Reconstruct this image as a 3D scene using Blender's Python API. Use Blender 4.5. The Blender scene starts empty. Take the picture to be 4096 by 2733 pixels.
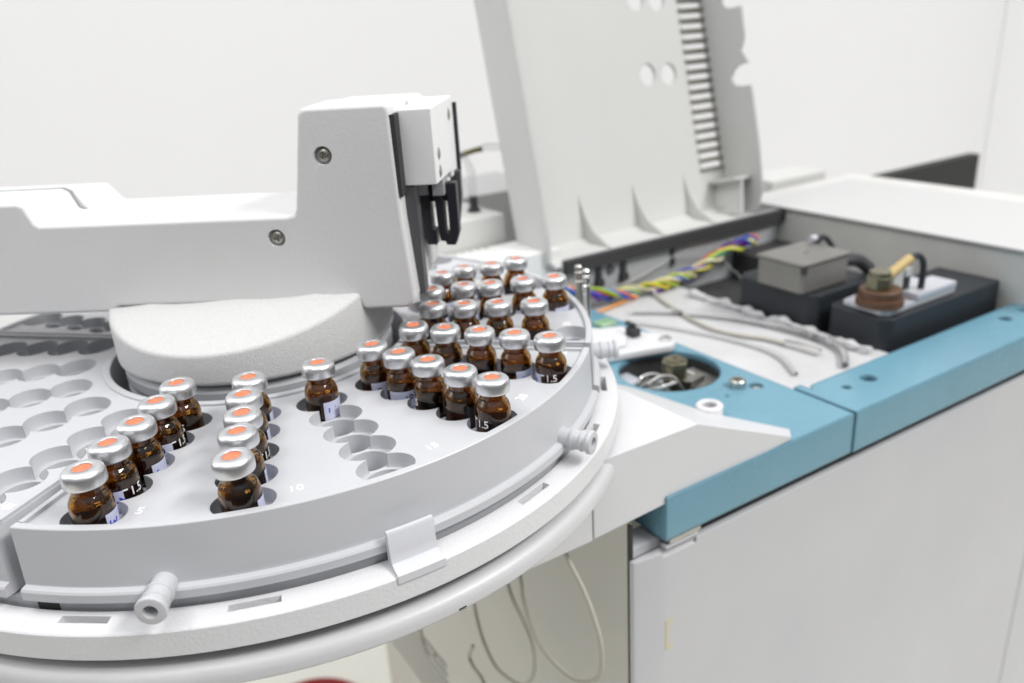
import bpy, bmesh, math, random
from mathutils import Vector, Matrix
PI = math.pi
R_ = math.radians
random.seed(7)
scn = bpy.context.scene
COL = scn.collection
ZOFF = 1320.0                    # all lengths below are millimetres; z = 0 is the plane of the vial caps
def W(p): return Vector((p[0]*.001, p[1]*.001, (p[2]+ZOFF)*.001))

# ------------------------------------------------------------------ camera
cam = bpy.data.cameras.new('camera'); co = bpy.data.objects.new('camera', cam); COL.objects.link(co)
cam.sensor_width = 36; cam.lens = 28.71; cam.clip_start = .01; cam.clip_end = 60
cr = ((0.9953220, 0.0269989, 0.0927638), (0.0764565, 0.3668655, -0.9271268), (-0.0590632, 0.9298821, 0.3630850))
mw = Matrix(cr).to_4x4(); mw.translation = W((136.8, -312.3, 104.5)); co.matrix_world = mw
cam.dof.use_dof = True; cam.dof.focus_distance = .242; cam.dof.aperture_fstop = 11.0
scn.camera = co
# ------------------------------------------------------------------ light
wd = bpy.data.worlds.new('World'); scn.world = wd; wd.use_nodes = True
_n = wd.node_tree; _tc = _n.nodes.new('ShaderNodeTexCoord'); _sp = _n.nodes.new('ShaderNodeSeparateXYZ'); _rp = _n.nodes.new('ShaderNodeValToRGB'); _mr = _n.nodes.new('ShaderNodeMapRange')
_n.links.new(_tc.outputs['Generated'], _sp.inputs[0]); _n.links.new(_sp.outputs['Z'], _mr.inputs['Value']); _mr.inputs['From Min'].default_value = -1
_n.links.new(_mr.outputs[0], _rp.inputs[0]); _n.links.new(_rp.outputs[0], _n.nodes['Background'].inputs[0])
_e = _rp.color_ramp.elements; _e[0].position = 0; _e[0].color = (.13, .13, .135, 1); _e[1].position = 1; _e[1].color = (1.75, 1.78, 1.82, 1)
_k = _e.new(.5); _k.color = (.14, .14, .145, 1); _k = _e.new(.72); _k.color = (.42, .43, .44, 1)
_n.nodes['Background'].inputs[1].default_value = .75
def area(name, loc, target, sx, sy, power, col=(1, 1, 1)):
    l = bpy.data.lights.new(name, 'AREA'); l.shape = 'RECTANGLE'; l.size = sx; l.size_y = sy; l.energy = power; l.color = col
    o = bpy.data.objects.new(name, l); COL.objects.link(o); o.location = loc
    o.rotation_euler = (Vector(target)-Vector(loc)).to_track_quat('-Z', 'Y').to_euler(); return o
area('ceiling_lamp', (1.45, -.4, 2.7), (.1, 0, 1.3), 1.0, .28, 31, (1, .985, .96))
area('ceiling_lamp', (-.15, -1.0, 2.85), (0, 0, 1.3), .6, .18, 4.5, (1, .985, .96))
area('ceiling_lamp', (-.75, -.05, 2.85), (.1, .3, 1.3), .8, .22, 6, (1, .985, .96))  # added overhead fill from the left, besides the two ceiling fixtures
area('left_fill_lamp', (-1.02, -.14, 1.8), (.3, .15, 1.25), .6, .5, 2.2, (1, 1, 1))  # soft fill lamp added to brighten the sides that face left
vs = scn.view_settings; vs.view_transform = 'Standard'; vs.look = 'None'; vs.exposure = 0; vs.gamma = 1
scn.render.engine = 'CYCLES'
scn.cycles.max_bounces = 12; scn.cycles.transmission_bounces = 10; scn.cycles.glossy_bounces = 6; scn.cycles.diffuse_bounces = 5
scn.cycles.caustics_refractive = False; scn.cycles.caustics_reflective = False; scn.cycles.sample_clamp_indirect = 4

# ------------------------------------------------------------------ materials
def mat(name, col, rough=.5, metal=0, bev=0, bump=0, bscale=900, var=0, vscale=30, trans=0, ior=1.5, spec=.5, stain=None, emis=None):
    m = bpy.data.materials.new(name); m.use_nodes = True; nt = m.node_tree; N = nt.nodes; L = nt.links
    b = N['Principled BSDF']
    b.inputs['Base Color'].default_value = (*col, 1); b.inputs['Roughness'].default_value = rough
    b.inputs['Metallic'].default_value = metal; b.inputs['IOR'].default_value = ior
    b.inputs['Specular IOR Level'].default_value = spec
    b.inputs['Transmission Weight'].default_value = trans
    tc = N.new('ShaderNodeTexCoord')
    nrm = None
    if bev:
        bv = N.new('ShaderNodeBevel'); bv.samples = 4; bv.inputs['Radius'].default_value = bev*.001; nrm = bv.outputs[0]
    if bump:
        no = N.new('ShaderNodeTexNoise'); no.inputs['Scale'].default_value = bscale; no.inputs['Detail'].default_value = 2
        L.new(tc.outputs['Object'], no.inputs['Vector'])
        bp = N.new('ShaderNodeBump'); bp.inputs['Strength'].default_value = bump; bp.inputs['Distance'].default_value = .0004
        L.new(no.outputs[0], bp.inputs['Height'])
        if nrm: L.new(nrm, bp.inputs['Normal'])
        nrm = bp.outputs[0]
    if nrm: L.new(nrm, b.inputs['Normal'])
    if var:
        n2 = N.new('ShaderNodeTexNoise'); n2.inputs['Scale'].default_value = vscale; n2.inputs['Detail'].default_value = 5; n2.inputs['Roughness'].default_value = .6
        L.new(tc.outputs['Object'], n2.inputs['Vector'])
        rp = N.new('ShaderNodeValToRGB'); rp.color_ramp.elements[0].position = .3; rp.color_ramp.elements[1].position = .7
        c2 = stain or tuple(c*(1-var) for c in col)
        rp.color_ramp.elements[0].color = (*c2, 1); rp.color_ramp.elements[1].color = (*col, 1)
        L.new(n2.outputs[0], rp.inputs[0]); L.new(rp.outputs[0], b.inputs['Base Color'])
        mr = N.new('ShaderNodeMapRange'); mr.inputs['To Min'].default_value = rough*1.12; mr.inputs['To Max'].default_value = rough*.9
        L.new(n2.outputs[0], mr.inputs['Value']); L.new(mr.outputs[0], b.inputs['Roughness'])
    return m
M = {}
M['tray'] = mat('tray_plastic', (.57, .575, .60), .34, bev=.35, bump=.06, bscale=1500, var=.04, vscale=25)
M['ring'] = mat('ring_plastic', (.72, .72, .735), .45, bev=.4, bump=.42, bscale=850, var=.03, vscale=20)
M['drum'] = mat('drum_plastic', (.68, .68, .695), .38, bev=.5, bump=.2, bscale=800, var=.03, vscale=20)
M['arm'] = mat('arm_coating', (.76, .76, .765), .55, bump=.17, bscale=850, var=.045, vscale=14, stain=(.71, .71, .705))
M['cover'] = mat('cover_coating', (.63, .63, .63), .6, bump=.5, bscale=1500, var=.16, vscale=900, stain=(.57, .57, .565))
M['bead'] = mat('drum_base_plastic', (.60, .60, .61), .36, bev=.5, bump=.2, bscale=800, var=.04, vscale=30)
M['clip'] = mat('clip_plastic', (.64, .645, .68), .38, bev=.35, bump=.06, bscale=1500)
M['louvre_shade'] = mat('louvre_shadow_strip', (.20, .19, .16), .7)
M['disc'] = mat('disc_plastic', (.42, .43, .45), .4, bev=.3)
M['block'] = mat('gripper_block_plastic', (.88, .88, .885), .4, bev=.3, var=.02)
M['black'] = mat('black_plastic', (.018, .019, .026), .4, bev=.3)
M['darkgrey'] = mat('dark_grey_rail', (.085, .085, .09), .4, bev=.4)
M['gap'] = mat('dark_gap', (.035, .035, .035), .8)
M['steel'] = mat('steel', (.55, .54, .50), .3, metal=1, var=.15, vscale=300, bev=.2)
M['screw'] = mat('screw_steel', (.42, .41, .37), .34, metal=1, bev=.3)
M['chrome'] = mat('chrome', (.8, .79, .77), .12, metal=1)
M['cap'] = mat('crimp_aluminium', (.78, .785, .80), .38, metal=1, bump=.05, bscale=500, var=.04, vscale=400)
M['septum'] = mat('septum_rubber', (.86, .25, .125), .6, var=.3, vscale=520)
def per_object(m):
    nt = m.node_tree; oi = nt.nodes.new('ShaderNodeObjectInfo'); ml = nt.nodes.new('ShaderNodeVectorMath'); ml.operation = 'SCALE'; cmb = nt.nodes.new('ShaderNodeVectorMath')
    ml.inputs[0].default_value = (3.7, 1.9, 5.3); nt.links.new(oi.outputs['Random'], ml.inputs['Scale'])
    for n_ in [n_ for n_ in nt.nodes if n_.type == 'TEX_NOISE']:
        l = n_.inputs['Vector'].links[0]; src = l.from_socket; ad = nt.nodes.new('ShaderNodeVectorMath')
        nt.links.new(src, ad.inputs[0]); nt.links.new(ml.outputs[0], ad.inputs[1]); nt.links.new(ad.outputs[0], n_.inputs['Vector'])
per_object(M['septum']); per_object(M['cap'])
M['liner'] = mat('dark_gasket', (.05, .045, .04), .6)
M['paper'] = mat('label_patch', (.60, .62, .78), .5)
M['ink'] = mat('blue_ink', (.05, .06, .55), .5)
M['inkdark'] = mat('dark_ink', (.03, .03, .11), .5)
M['print'] = mat('white_print', (.92, .92, .92), .5)
M['blue'] = mat('blue_enamel', (.152, .325, .42), .27, bev=2.2, bump=.08, bscale=900, var=.11, vscale=16)
M['gcwhite'] = mat('cabinet_enamel', (.56, .56, .57), .42, bev=1.5, bump=.05, bscale=700, var=.075, vscale=8, stain=(.515, .515, .545))
M['beige'] = mat('side_panel_enamel', (.56, .55, .50), .5, var=.04, vscale=8)
M['gcgrey'] = mat('galvanised_sheet', (.72, .715, .69), .5, metal=.1, var=.22, vscale=14)
M['topwhite'] = mat('white_cover', (.55, .55, .55), .5, bev=1)
M['boxwhite'] = mat('box_white', (.80, .80, .79), .5, bev=1)
M['lid'] = mat('lid_plastic', (.62, .62, .605), .55, bev=1.2, var=.04, vscale=9)
M['wall'] = mat('wall_paint', (.86, .86, .875), .9, var=.02, vscale=2)
M['wall2'] = mat('pillar_paint', (.92, .92, .93), .9)
M['bench'] = mat('bench_laminate', (.80, .79, .72), .5)
M['foil'] = mat('insulation_sheet', (.62, .62, .63), .4, var=.16, vscale=22, bump=1, bscale=28)
M['baseblack'] = mat('black_housing', (.017, .021, .026), .5, bev=1)
M['alu'] = mat('detector_aluminium', (.28, .27, .25), .42, metal=.6, bev=.8, var=.15, vscale=60)
M['alulight'] = mat('plate_aluminium', (.62, .63, .68), .4, metal=.35, bev=.6, var=.1, vscale=60)
M['copper'] = mat('brown_ceramic', (.13, .062, .032), .5, var=.4, vscale=120)
M['nut'] = mat('oxidised_nut', (.30, .28, .19), .35, metal=.9, var=.3, vscale=150, bev=.4)
M['brass'] = mat('brass_tube', (.52, .38, .16), .55, metal=0)
M['rubber'] = mat('black_rubber', (.03, .03, .035), .5)
M['cable'] = mat('grey_cable', (.44, .42, .365), .5)
M['clear'] = mat('clear_tube', (.98, .98, .99), .15, trans=.85, ior=1.15)
M['red'] = mat('red_plastic', (.30, .012, .012), .4)
M['green'] = mat('green_circuit', (.12, .30, .12), .5, var=.7, vscale=150, stain=(.5, .6, .45))
M['tape'] = mat('yellowed_tape', (.62, .55, .36), .6)
M['fin'] = mat('heat_sink_metal', (.46, .45, .42), .45, metal=.3, var=.5, vscale=120)
M['trayfar'] = M['tray']
# amber glass: a closed wall 0.9 mm thick whose body absorbs light
def glass(name, col, dens):
    m = bpy.data.materials.new(name); m.use_nodes = True; nt = m.node_tree; b = nt.nodes['Principled BSDF']
    b.inputs['Base Color'].default_value = (*col, 1); b.inputs['Roughness'].default_value = .015; b.inputs['Transmission Weight'].default_value = 1; b.inputs['IOR'].default_value = 1.6
    no = nt.nodes.new('ShaderNodeTexNoise'); no.inputs['Scale'].default_value = 120; tc = nt.nodes.new('ShaderNodeTexCoord'); nt.links.new(tc.outputs['Object'], no.inputs['Vector'])
    bp = nt.nodes.new('ShaderNodeBump'); bp.inputs['Strength'].default_value = .16; bp.inputs['Distance'].default_value = .001; nt.links.new(no.outputs[0], bp.inputs['Height']); nt.links.new(bp.outputs[0], b.inputs['Normal'])
    return m
M['glass'] = glass('amber_glass', (.36, .175, .028), 0)
M['liquid'] = mat('sample_liquid', (.30, .14, .035), .02, trans=1, ior=1.33)

# ------------------------------------------------------------------ mesh builder
class MB:
    def __init__(s): s.v = []; s.f = []
    def add(s, vs, fs):
        n = len(s.v); s.v += [tuple(v) for v in vs]; s.f += [tuple(i+n for i in f) for f in fs]; return s
    def box(s, x0, x1, y0, y1, z0, z1, T=None):
        vs = [(x, y, z) for z in (z0, z1) for x, y in ((x0, y0), (x1, y0), (x1, y1), (x0, y1))]
        if T: vs = [T(v) for v in vs]
        return s.add(vs, [(3, 2, 1, 0), (4, 5, 6, 7), (0, 1, 5, 4), (1, 2, 6, 5), (2, 3, 7, 6), (3, 0, 4, 7)])
    def prism(s, pts, h0, h1, T=None):   # pts in (u, v), extruded along w
        n = len(pts); vs = [(p[0], p[1], h0) for p in pts]+[(p[0], p[1], h1) for p in pts]
        if T: vs = [T(v) for v in vs]
        return s.add(vs, [tuple(range(n-1, -1, -1)), tuple(range(n, 2*n))]+[(i, (i+1) % n, (i+1) % n+n, i+n) for i in range(n)])
    def rev(s, prof, n=48, a0=0, a1=360, T=None, seg=None):   # closed profile (r, z) turned about z
        full = abs(a1-a0-360) < 1e-6; k = n if full else n+1; m = len(prof); vs = []
        for i in range(k):
            t = R_(a0+(a1-a0)*i/n)
            vs += [(r*math.cos(t), r*math.sin(t), z) for r, z in prof]
        if T: vs = [T(v) for v in vs]
        fs = []
        for i in range(n):
            j = (i+1) % k
            for q in range(m): fs.append((i*m+q, j*m+q, j*m+(q+1) % m, i*m+(q+1) % m))
        if not full: fs += [tuple(range(m-1, -1, -1)), tuple((k-1)*m+q for q in range(m))]
        return s.add(vs, fs)
    def lathe(s, prof, n=32, T=None):    # open profile from axis to axis (r, z); first and last r may be 0
        vs = []; idx = []
        for r, z in prof:
            if r < 1e-6: idx.append([len(vs)]); vs.append((0, 0, z))
            else:
                idx.append(list(range(len(vs), len(vs)+n))); vs += [(r*math.cos(2*PI*i/n), r*math.sin(2*PI*i/n), z) for i in range(n)]
        if T: vs = [T(v) for v in vs]
        fs = []
        for a, b in zip(idx, idx[1:]):
            for i in range(n):
                j = (i+1) % n
                if len(a) == 1 and len(b) == 1: continue
                if len(a) == 1: fs.append((a[0], b[j], b[i]))
                elif len(b) == 1: fs.append((a[i], a[j], b[0]))
                else: fs.append((a[i], a[j], b[j], b[i]))
        return s.add(vs, fs)
    def cyl(s, c, r, z0, z1, n=32): return s.lathe([(0, z0), (r, z0), (r, z1), (0, z1)], n, T=lambda v: (v[0]+c[0], v[1]+c[1], v[2]))
    def tube(s, path, r, n=10, smooth=6):
        P = [Vector(p) for p in path]
        if smooth and len(P) > 2:
            Q = []
            for i in range(len(P)-1):
                p0 = P[max(i-1, 0)]; p1 = P[i]; p2 = P[i+1]; p3 = P[min(i+2, len(P)-1)]
                for k in range(smooth):
                    t = k/smooth
                    Q.append(.5*((2*p1)+(-p0+p2)*t+(2*p0-5*p1+4*p2-p3)*t*t+(-p0+3*p1-3*p2+p3)*t**3))
            Q.append(P[-1]); P = Q
        vs = []; up = Vector((.13, .2, .97))
        for i, p in enumerate(P):
            d = (P[min(i+1, len(P)-1)]-P[max(i-1, 0)]).normalized(); x = up.cross(d)
            if x.length < 1e-3: x = Vector((1, 0, 0)).cross(d)
            x.normalize(); y = d.cross(x); up = y.cross(x)*-1 if False else up
            rr = r(i/(len(P)-1)) if callable(r) else r
            vs += [tuple(p+rr*(math.cos(2*PI*k/n)*x+math.sin(2*PI*k/n)*y)) for k in range(n)]
        m = len(P); fs = [(i*n+k, i*n+(k+1) % n, (i+1)*n+(k+1) % n, (i+1)*n+k) for i in range(m-1) for k in range(n)]
        fs += [tuple(range(n-1, -1, -1)), tuple((m-1)*n+k for k in range(n))]
        return s.add(vs, fs)
    def mesh(s, name, loc=(0, 0, 0)):
        me = bpy.data.meshes.new(name); me.from_pydata([((v[0]-loc[0])*.001, (v[1]-loc[1])*.001, (v[2]-loc[2])*.001) for v in s.v], [], s.f)
        bm = bmesh.new(); bm.from_mesh(me); bmesh.ops.recalc_face_normals(bm, faces=bm.faces); bm.to_mesh(me); bm.free(); return me

def ev(o):
    dg = bpy.context.evaluated_depsgraph_get(); dg.update(); me = bpy.data.meshes.new_from_object(o.evaluated_get(dg)); return me
def obj(name, mb, m, parent=None, loc=None, ang=35, bevel=0, seg=2, cut=None, selfcut=False, bang=40):
    """one mesh object; vertices are given in world millimetres, origin at the thing's base (or loc)"""
    L = tuple(parent['mm']) if parent is not None else (loc or (0, 0, 0))
    me = mb.mesh(name, L)
    o = bpy.data.objects.new(name, me); COL.objects.link(o)
    if cut is not None or bevel:
        cobs = []
        for c in (cut if isinstance(cut, (list, tuple)) else [cut] if cut is not None else []):
            co_ = bpy.data.objects.new('cutter', c.mesh('cutter', L)); COL.objects.link(co_); cobs.append(co_)
            b = o.modifiers.new('b', 'BOOLEAN'); b.operation = 'DIFFERENCE'; b.solver = 'EXACT'; b.use_self = selfcut; b.object = co_
        if bevel:
            b = o.modifiers.new('v', 'BEVEL'); b.width = bevel*.001; b.segments = seg; b.limit_method = 'ANGLE'; b.angle_limit = R_(bang)
        me2 = ev(o); o.modifiers.clear(); o.data = me2; me2.name = name
        for c in cobs: bpy.data.objects.remove(c)
    o.data.materials.clear(); o.data.materials.append(m)
    o.data.shade_smooth(); o.data.set_sharp_from_angle(angle=R_(ang))
    if bevel: tidy(o, ang)
    if parent is not None:
        o.parent = parent_obj(parent)
        if parent.type != 'EMPTY': pass
    else: o.location = W(L)
    o['mm'] = L
    return o
def parent_obj(p): return p
def tidy(o, ang=35):
    o.data.shade_smooth(); o.data.set_sharp_from_angle(angle=R_(ang))
    w_ = o.modifiers.new('w', 'WEIGHTED_NORMAL'); w_.keep_sharp = True; w_.weight = 100
    m2 = ev(o); o.modifiers.clear(); nm = o.data.name; o.data = m2; m2.name = nm
def thing(name, label, cat, loc, group=None):
    o = bpy.data.objects.new(name, None); COL.objects.link(o); o.empty_display_size = .01
    o.location = W(loc); o['mm'] = tuple(loc); o['label'] = label; o['category'] = cat
    if group: o['group'] = group
    return o
def tag(o, label, cat, group=None, kind=None):
    if label: o['label'] = label
    if cat: o['category'] = cat
    if group: o['group'] = group
    if kind: o['kind'] = kind
    return o
def plabel(o, t): o['label'] = t; return o
def text_pts(txt, size, depth=.06):
    cu = bpy.data.curves.new('t', 'FONT'); cu.body = txt; cu.size = size; cu.align_x = 'CENTER'; cu.align_y = 'CENTER'; cu.extrude = depth; cu.resolution_u = 3; cu.offset = .007*size
    o = bpy.data.objects.new('t', cu); COL.objects.link(o); me = ev(o)
    r = [tuple(v.co) for v in me.vertices], [tuple(p.vertices) for p in me.polygons]
    bpy.data.objects.remove(o); return r

# instrument frame: a runs along the chromatograph's front edge, b to its back
CA, SA = math.cos(R_(37)), math.sin(R_(37))
def AB(v): return (v[0]*CA-v[1]*SA, v[0]*SA+v[1]*CA, v[2])
def abz(a, b, z): return AB((a, b, z))

# ================================================================== setting
mb = MB().box(-1500, 2600, 700, 740, -570, 1500, AB); w = obj('wall', mb, M['wall']); w['kind'] = 'structure'
mb = MB().box(1850, 2000, -300, 699, -570, 1500, AB); w = obj('wall_side', mb, M['wall2']); w['kind'] = 'structure'
mb = MB().box(-1500, 1849, -700, 699, -610, -572, AB); w = obj('bench_top', mb, M['bench']); w['kind'] = 'structure'

# ================================================================== autosampler
SAM = thing('autosampler', 'white autosampler carousel with a gripper arm over its four grey vial trays', 'autosampler', (0, 0, -60))
# ring with slots
ringp = [(130, -41.5), (139.5, -41.0), (139.9, -39.5), (148.0, -40.3), (148.5, -40.8), (148.6, -48.6), (147.5, -49.4), (130, -49.4)]
cut = MB()
for th in (-109.4, -90.7, -72.2, -34.6, -16.0, 1.8, 20, 38.5):
    for r0, r1 in ((141.7, 144.2),):
        p = [(r*math.cos(R_(t)), r*math.sin(R_(t))) for r, t in ((r0, th-2.85), (r1, th-2.85), (r1, th+2.85), (r0, th+2.85))]
        cut.prism(p, -47.5, -35)
obj('base_ring', MB().rev(ringp, 192), M['ring'], SAM, cut=cut)
obj('turntable_disc', MB().rev([(57, -36.6), (139.0, -36.6), (139.0, -42), (130, -42), (130, -46), (57, -46)], 160), M['disc'], SAM)
dp = [(60, -49.5), (128, -49.8), (129, -54.4), (139, -54.2), (143.5, -53.7), (146.3, -53.4), (148.2, -53.9), (149.4, -55.2), (150, -57), (150, -59.3), (149.4, -60.1), (147, -60.3), (60, -60.3)]
obj('drum_base', MB().rev(dp, 192), M['bead'], SAM)
obj('scuff_mark', MB().rev([(149.6, -59.9), (150.12, -59.0), (150.12, -58.6), (149.4, -58.7)], 3, -50.2, -49.2), M['gap'], SAM)
obj('hub', MB().lathe([(0, -46.5), (54, -46.5), (54, -21), (53, -20), (53, -18.5), (54, -17.5), (54, -14), (52.5, -12.2), (50, -11.6), (50, -10), (0, -10)], 96), M['disc'], SAM)
# clip on the ring
clip = [(141.6, -41.5), (141.6, -29.0), (142.2, -28.2), (143.2, -28.3), (143.7, -29.2), (143.9, -35.0), (144.9, -38.0), (146.6, -38.9), (148.4, -39.3), (148.9, -39.8), (148.9, -42.4), (147.6, -42.4), (143, -42)]
obj('retaining_clip', MB().rev(clip, 8, -56.9, -51.0), M['clip'], SAM)
obj('disc_notch', MB().rev([(138.2, -40.8), (138.2, -36.9), (139.2, -36.9), (139.2, -40.8)], 4, -97.4, -94.6), M['gap'], SAM)
# hub cover: rough round cap with an inclined crown
def ztop(x, y): return min(2.2+.265*(y+55.5), 11.2)+.03*x
mb = MB(); n = 96; vs = []; fs = []
rings = [(54.2, None, -10.6), (55.3, None, -9.8), (55.5, None, -8.6), (55.5, -1.9, 0), (55.2, -.9, 0), (54.4, -.25, 0), (53.2, 0, 0), (40, .6, 0), (20, .6, 0)]
for r, dz, z in rings:
    for i in range(n):
        t = 2*PI*i/n; x, y = r*math.cos(t), r*math.sin(t)
        vs.append((x, y, z if dz is None else ztop(55.5*math.cos(t)*min(1, r/50), 55.5*math.sin(t)*min(1, r/52))+dz if r > 45 else ztop(x, y)+dz))
vs.append((0, 0, ztop(0, 0)+.6)); c0 = len(vs)-1
for k in range(len(rings)-1):
    for i in range(n): fs.append((k*n+i, k*n+(i+1) % n, (k+1)*n+(i+1) % n, (k+1)*n+i))
fs += [((len(rings)-1)*n+i, (len(rings)-1)*n+(i+1) % n, c0) for i in range(n)]; fs.append(tuple(range(n-1, -1, -1)))
mb.add(vs, fs); obj('hub_cover', mb, M['cover'], SAM, ang=60)
# arm, front shell
XZ = lambda v: (v[0], v[2], v[1])       # profile (x, z) extruded along y
prof = [(-260, 52.0), (-77, 52.0), (-74.2, 50.6), (-71.6, 44.2), (-70, 43.2), (27, 42.9), (29.6, 43.3), (30.8, 45.2), (36.6, 78.6), (37.6, 80.4), (39.6, 81.0), (67.8, 81.0), (69.6, 79.6), (70.0, 75.5), (70.5, 40), (72.4, 9.6), (69.2, 5.6), (51.6, 5.6), (50.4, 8.8), (49.4, 9.6), (47, 9.9), (-46, 9.9), (-49, 7.6), (-260, 7.4)]
scr = [(44.0, 64.2), (22.0, 34.8)]
cut = [MB().lathe([(0, -23), (3.35, -23), (3.35, -20.2), (0, -20.2)], 28, T=lambda v, s=s: (s[0]+v[0], v[2], s[1]+v[1])) for s in scr]
ARM = obj('arm', MB().prism(prof, -22, 9, XZ), M['arm'], SAM, cut=None, bevel=1.6, seg=3, bang=50)
# counterbores
me_arm = ARM.data
for s in scr:
    cm = MB().lathe([(0, -23.5), (3.35, -23.5), (3.35, -20.1), (0, -20.1)], 28, T=lambda v: (s[0]+v[0], v[2], s[1]+v[1]))
    c_ = bpy.data.objects.new('cutter', cm.mesh('cutter', tuple(ARM['mm']))); c_.parent = SAM; COL.objects.link(c_)
    b = ARM.modifiers.new('b', 'BOOLEAN'); b.solver = 'EXACT'; b.object = c_
    m2 = ev(ARM); ARM.modifiers.clear(); ARM.data = m2; bpy.data.objects.remove(c_)
ARM.data.name = 'arm'; ARM.data.materials.clear(); ARM.data.materials.append(M['arm']); tidy(ARM)
for k, s in enumerate(scr):
    T = lambda v: (s[0]+v[0], -v[2], s[1]+v[1])
    cr_ = MB()
    for q in range(2 if k else 3):
        th = q*PI/(2 if k else 3)+.5
        cr_.prism([(math.cos(th)*x-math.sin(th)*y, math.sin(th)*x+math.cos(th)*y) for x, y in ((-1.35, -.3), (1.35, -.3), (1.35, .3), (-1.35, .3))], 21.0, 25, T)
    sc = obj('screw', MB().lathe([(0, 20.0), (2.7, 20.0), (2.7, 20.5), (2.3, 21.2), (1.5, 21.65), (0, 21.8)], 32, T), M['screw'], ARM, cut=cr_, selfcut=True)
obj('seam_gasket', MB().prism([(-260, 51.7), (-76.7, 52.15), (-73.8, 50.8), (-71.2, 44.4), (-69.7, 43.3), (-64, 42), (-64, 38), (-260, 40)], 9.1, 10.1, XZ), M['disc'], SAM)
rear = [(-260, 49.6), (-73, 49.2), (-67.5, 42.3), (-66, 41.6), (30, 41.6), (33, 43), (39, 78.5), (41, 79.8), (70, 79.8), (72, 78), (72, 44), (72, 10), (-260, 9.5)]
obj('arm_rear_shell', MB().prism(rear, 10.2, 36, XZ), M['arm'], SAM, bevel=2.0, seg=3)
# gripper
obj('guide_rail', MB().box(70.6, 74.6, -14, -7, 9, 50).box(70.2, 73.4, -6.8, -2, 9, 46), M['darkgrey'], SAM)
gb = [(-14, 50.6), (-14, 77.9), (37.8, 77.9), (37.8, 47.2), (24, 46.6), (22, 47.0), (22, 49.4), (-2, 50.2)]
GB = obj('gripper_housing', MB().prism(gb, 70.4, 83.0, lambda v: (v[2], v[0], v[1])), M['block'], SAM, bevel=.5, bang=25)
for y, z, r in ((-5, 60.6, 1.9), (-5, 54.0, 1.9), (25.6, 71.6, 2.0)):
    T = lambda v: (83.0+v[2], y+v[0], z+v[1])
    obj('screw', MB().lathe([(0, -.5), (r*1.25, -.5), (r*1.25, .12), (r, .15), (r*.75, .5), (0, .6)], 20, T), M['screw'], GB)
obj('channel_shade_plate', MB().box(66, 71.3, -21.5, -14.2, 48, 77), M['gap'], SAM)  # dark plate: black channel, with the gripper block's shadow put into its colour
obj('rear_plate', MB().box(76, 84.3, 38.2, 41.0, 46, 75), M['black'], SAM)
obj('side_plate', MB().prism([(81.2, 48.5), (85.4, 48.3), (85.2, 37), (83.4, 26), (81, 26), (81.0, 37)], 28, 33, XZ), M['darkgrey'], SAM)
obj('finger_mount', MB().box(71.4, 75.4, 6, 18, 43, 51).box(77.6, 82, 4, 16, 43, 51.5), M['disc'], SAM)
def jaw(pts, y0, y1, nm='gripper_finger'): return obj(nm, MB().prism(pts, y0, y1, XZ), M['black'], SAM, bevel=.3)
jaw([(70.8, 47), (75.4, 47), (75.5, 29), (76.9, 28.2), (76.9, 22.2), (73, 22.3), (72, 26), (71.2, 38)], 8, 14)
jaw([(77.3, 47), (80.8, 47), (80.9, 27), (82.3, 26.6), (82.4, 47), (86.3, 47), (86.2, 27), (84.4, 21.8), (80.7, 22), (80.4, 23.4), (78.2, 23.8), (77.6, 30)], 8, 14)
jaw([(75.45, 47), (77.2, 47), (77.2, 39.5), (75.5, 39.5)], 10, 13, 'finger_spring')
jaw([(80.85, 47), (82.35, 47), (82.35, 39.5), (80.85, 39.5)], 10, 13, 'finger_spring')
# mounting bracket onto the chromatograph
top = [(84, -116.5, -51.5), (138, -116.5, -52.2), (197, -116.5, -77.8), (204, -110, -79), (196, -92, -79.2), (188, -74, -79.2), (178, -26, -79.2), (135, -60, -52), (110, -30, -51.5), (80, -60, -51.5)]
bot = [(84, -116.5, -85), (120, -116.5, -83.6), (197, -116.5, -79.6), (203, -111, -79.75), (195, -92, -79.75), (187.5, -74, -79.75), (178, -26, -79.75), (140, -40, -80), (110, -30, -85), (80, -60, -85)]
n = len(top); mb = MB().add([AB(v) for v in top+bot], [(0, 1, 7, 8, 9), (1, 2, 3, 4), (1, 4, 5), (1, 5, 7), (5, 6, 7), tuple(range(2*n-1, n-1, -1))]+[(i, i+n, (i+1) % n+n, (i+1) % n) for i in range(n)])
BR = obj('mounting_bracket', mb, M['drum'], SAM, bevel=1.2, seg=3, bang=18)
obj('bracket_underside', MB().prism([(10, -116.2), (83.7, -116.2), (83.7, -60), (10, -60)], -86.0, -60.5, AB), M['drum'], SAM, bevel=.8)
obj('bracket_boss', MB().rev([(3.4, -79.7), (6.6, -79.7), (6.6, -74.6), (5.9, -74), (3.9, -74), (3.4, -74.6)], 32, T=lambda v: (v[0]+abz(187.5, -75, 0)[0], v[1]+abz(187.5, -75, 0)[1], v[2])), M['drum'], SAM)
obj('screw', MB().lathe([(0, -79), (3.3, -79), (3.3, -76.4), (2, -75.9), (0, -76.1)], 20, T=lambda v: (v[0]+abz(187.5, -75, 0)[0], v[1]+abz(187.5, -75, 0)[1], v[2])), M['chrome'], SAM)
obj('locating_arm', MB().prism([(100, 56), (207, 42), (215, 33), (214, 18), (206, 9), (100, 18)], -74.4, -72, AB), M['drum'], SAM, bevel=1.6, seg=4)
mb = MB().prism([(100, 62), (209, 46), (226, 39), (229, 33), (229, 24), (234, 15), (237, 6), (234, -2), (228, -5), (213, 0), (190, 6), (100, 14)], -79.7, -74.5, AB)
obj('arm_tab', mb, M['drum'], SAM, bevel=1.5, seg=3)
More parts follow.
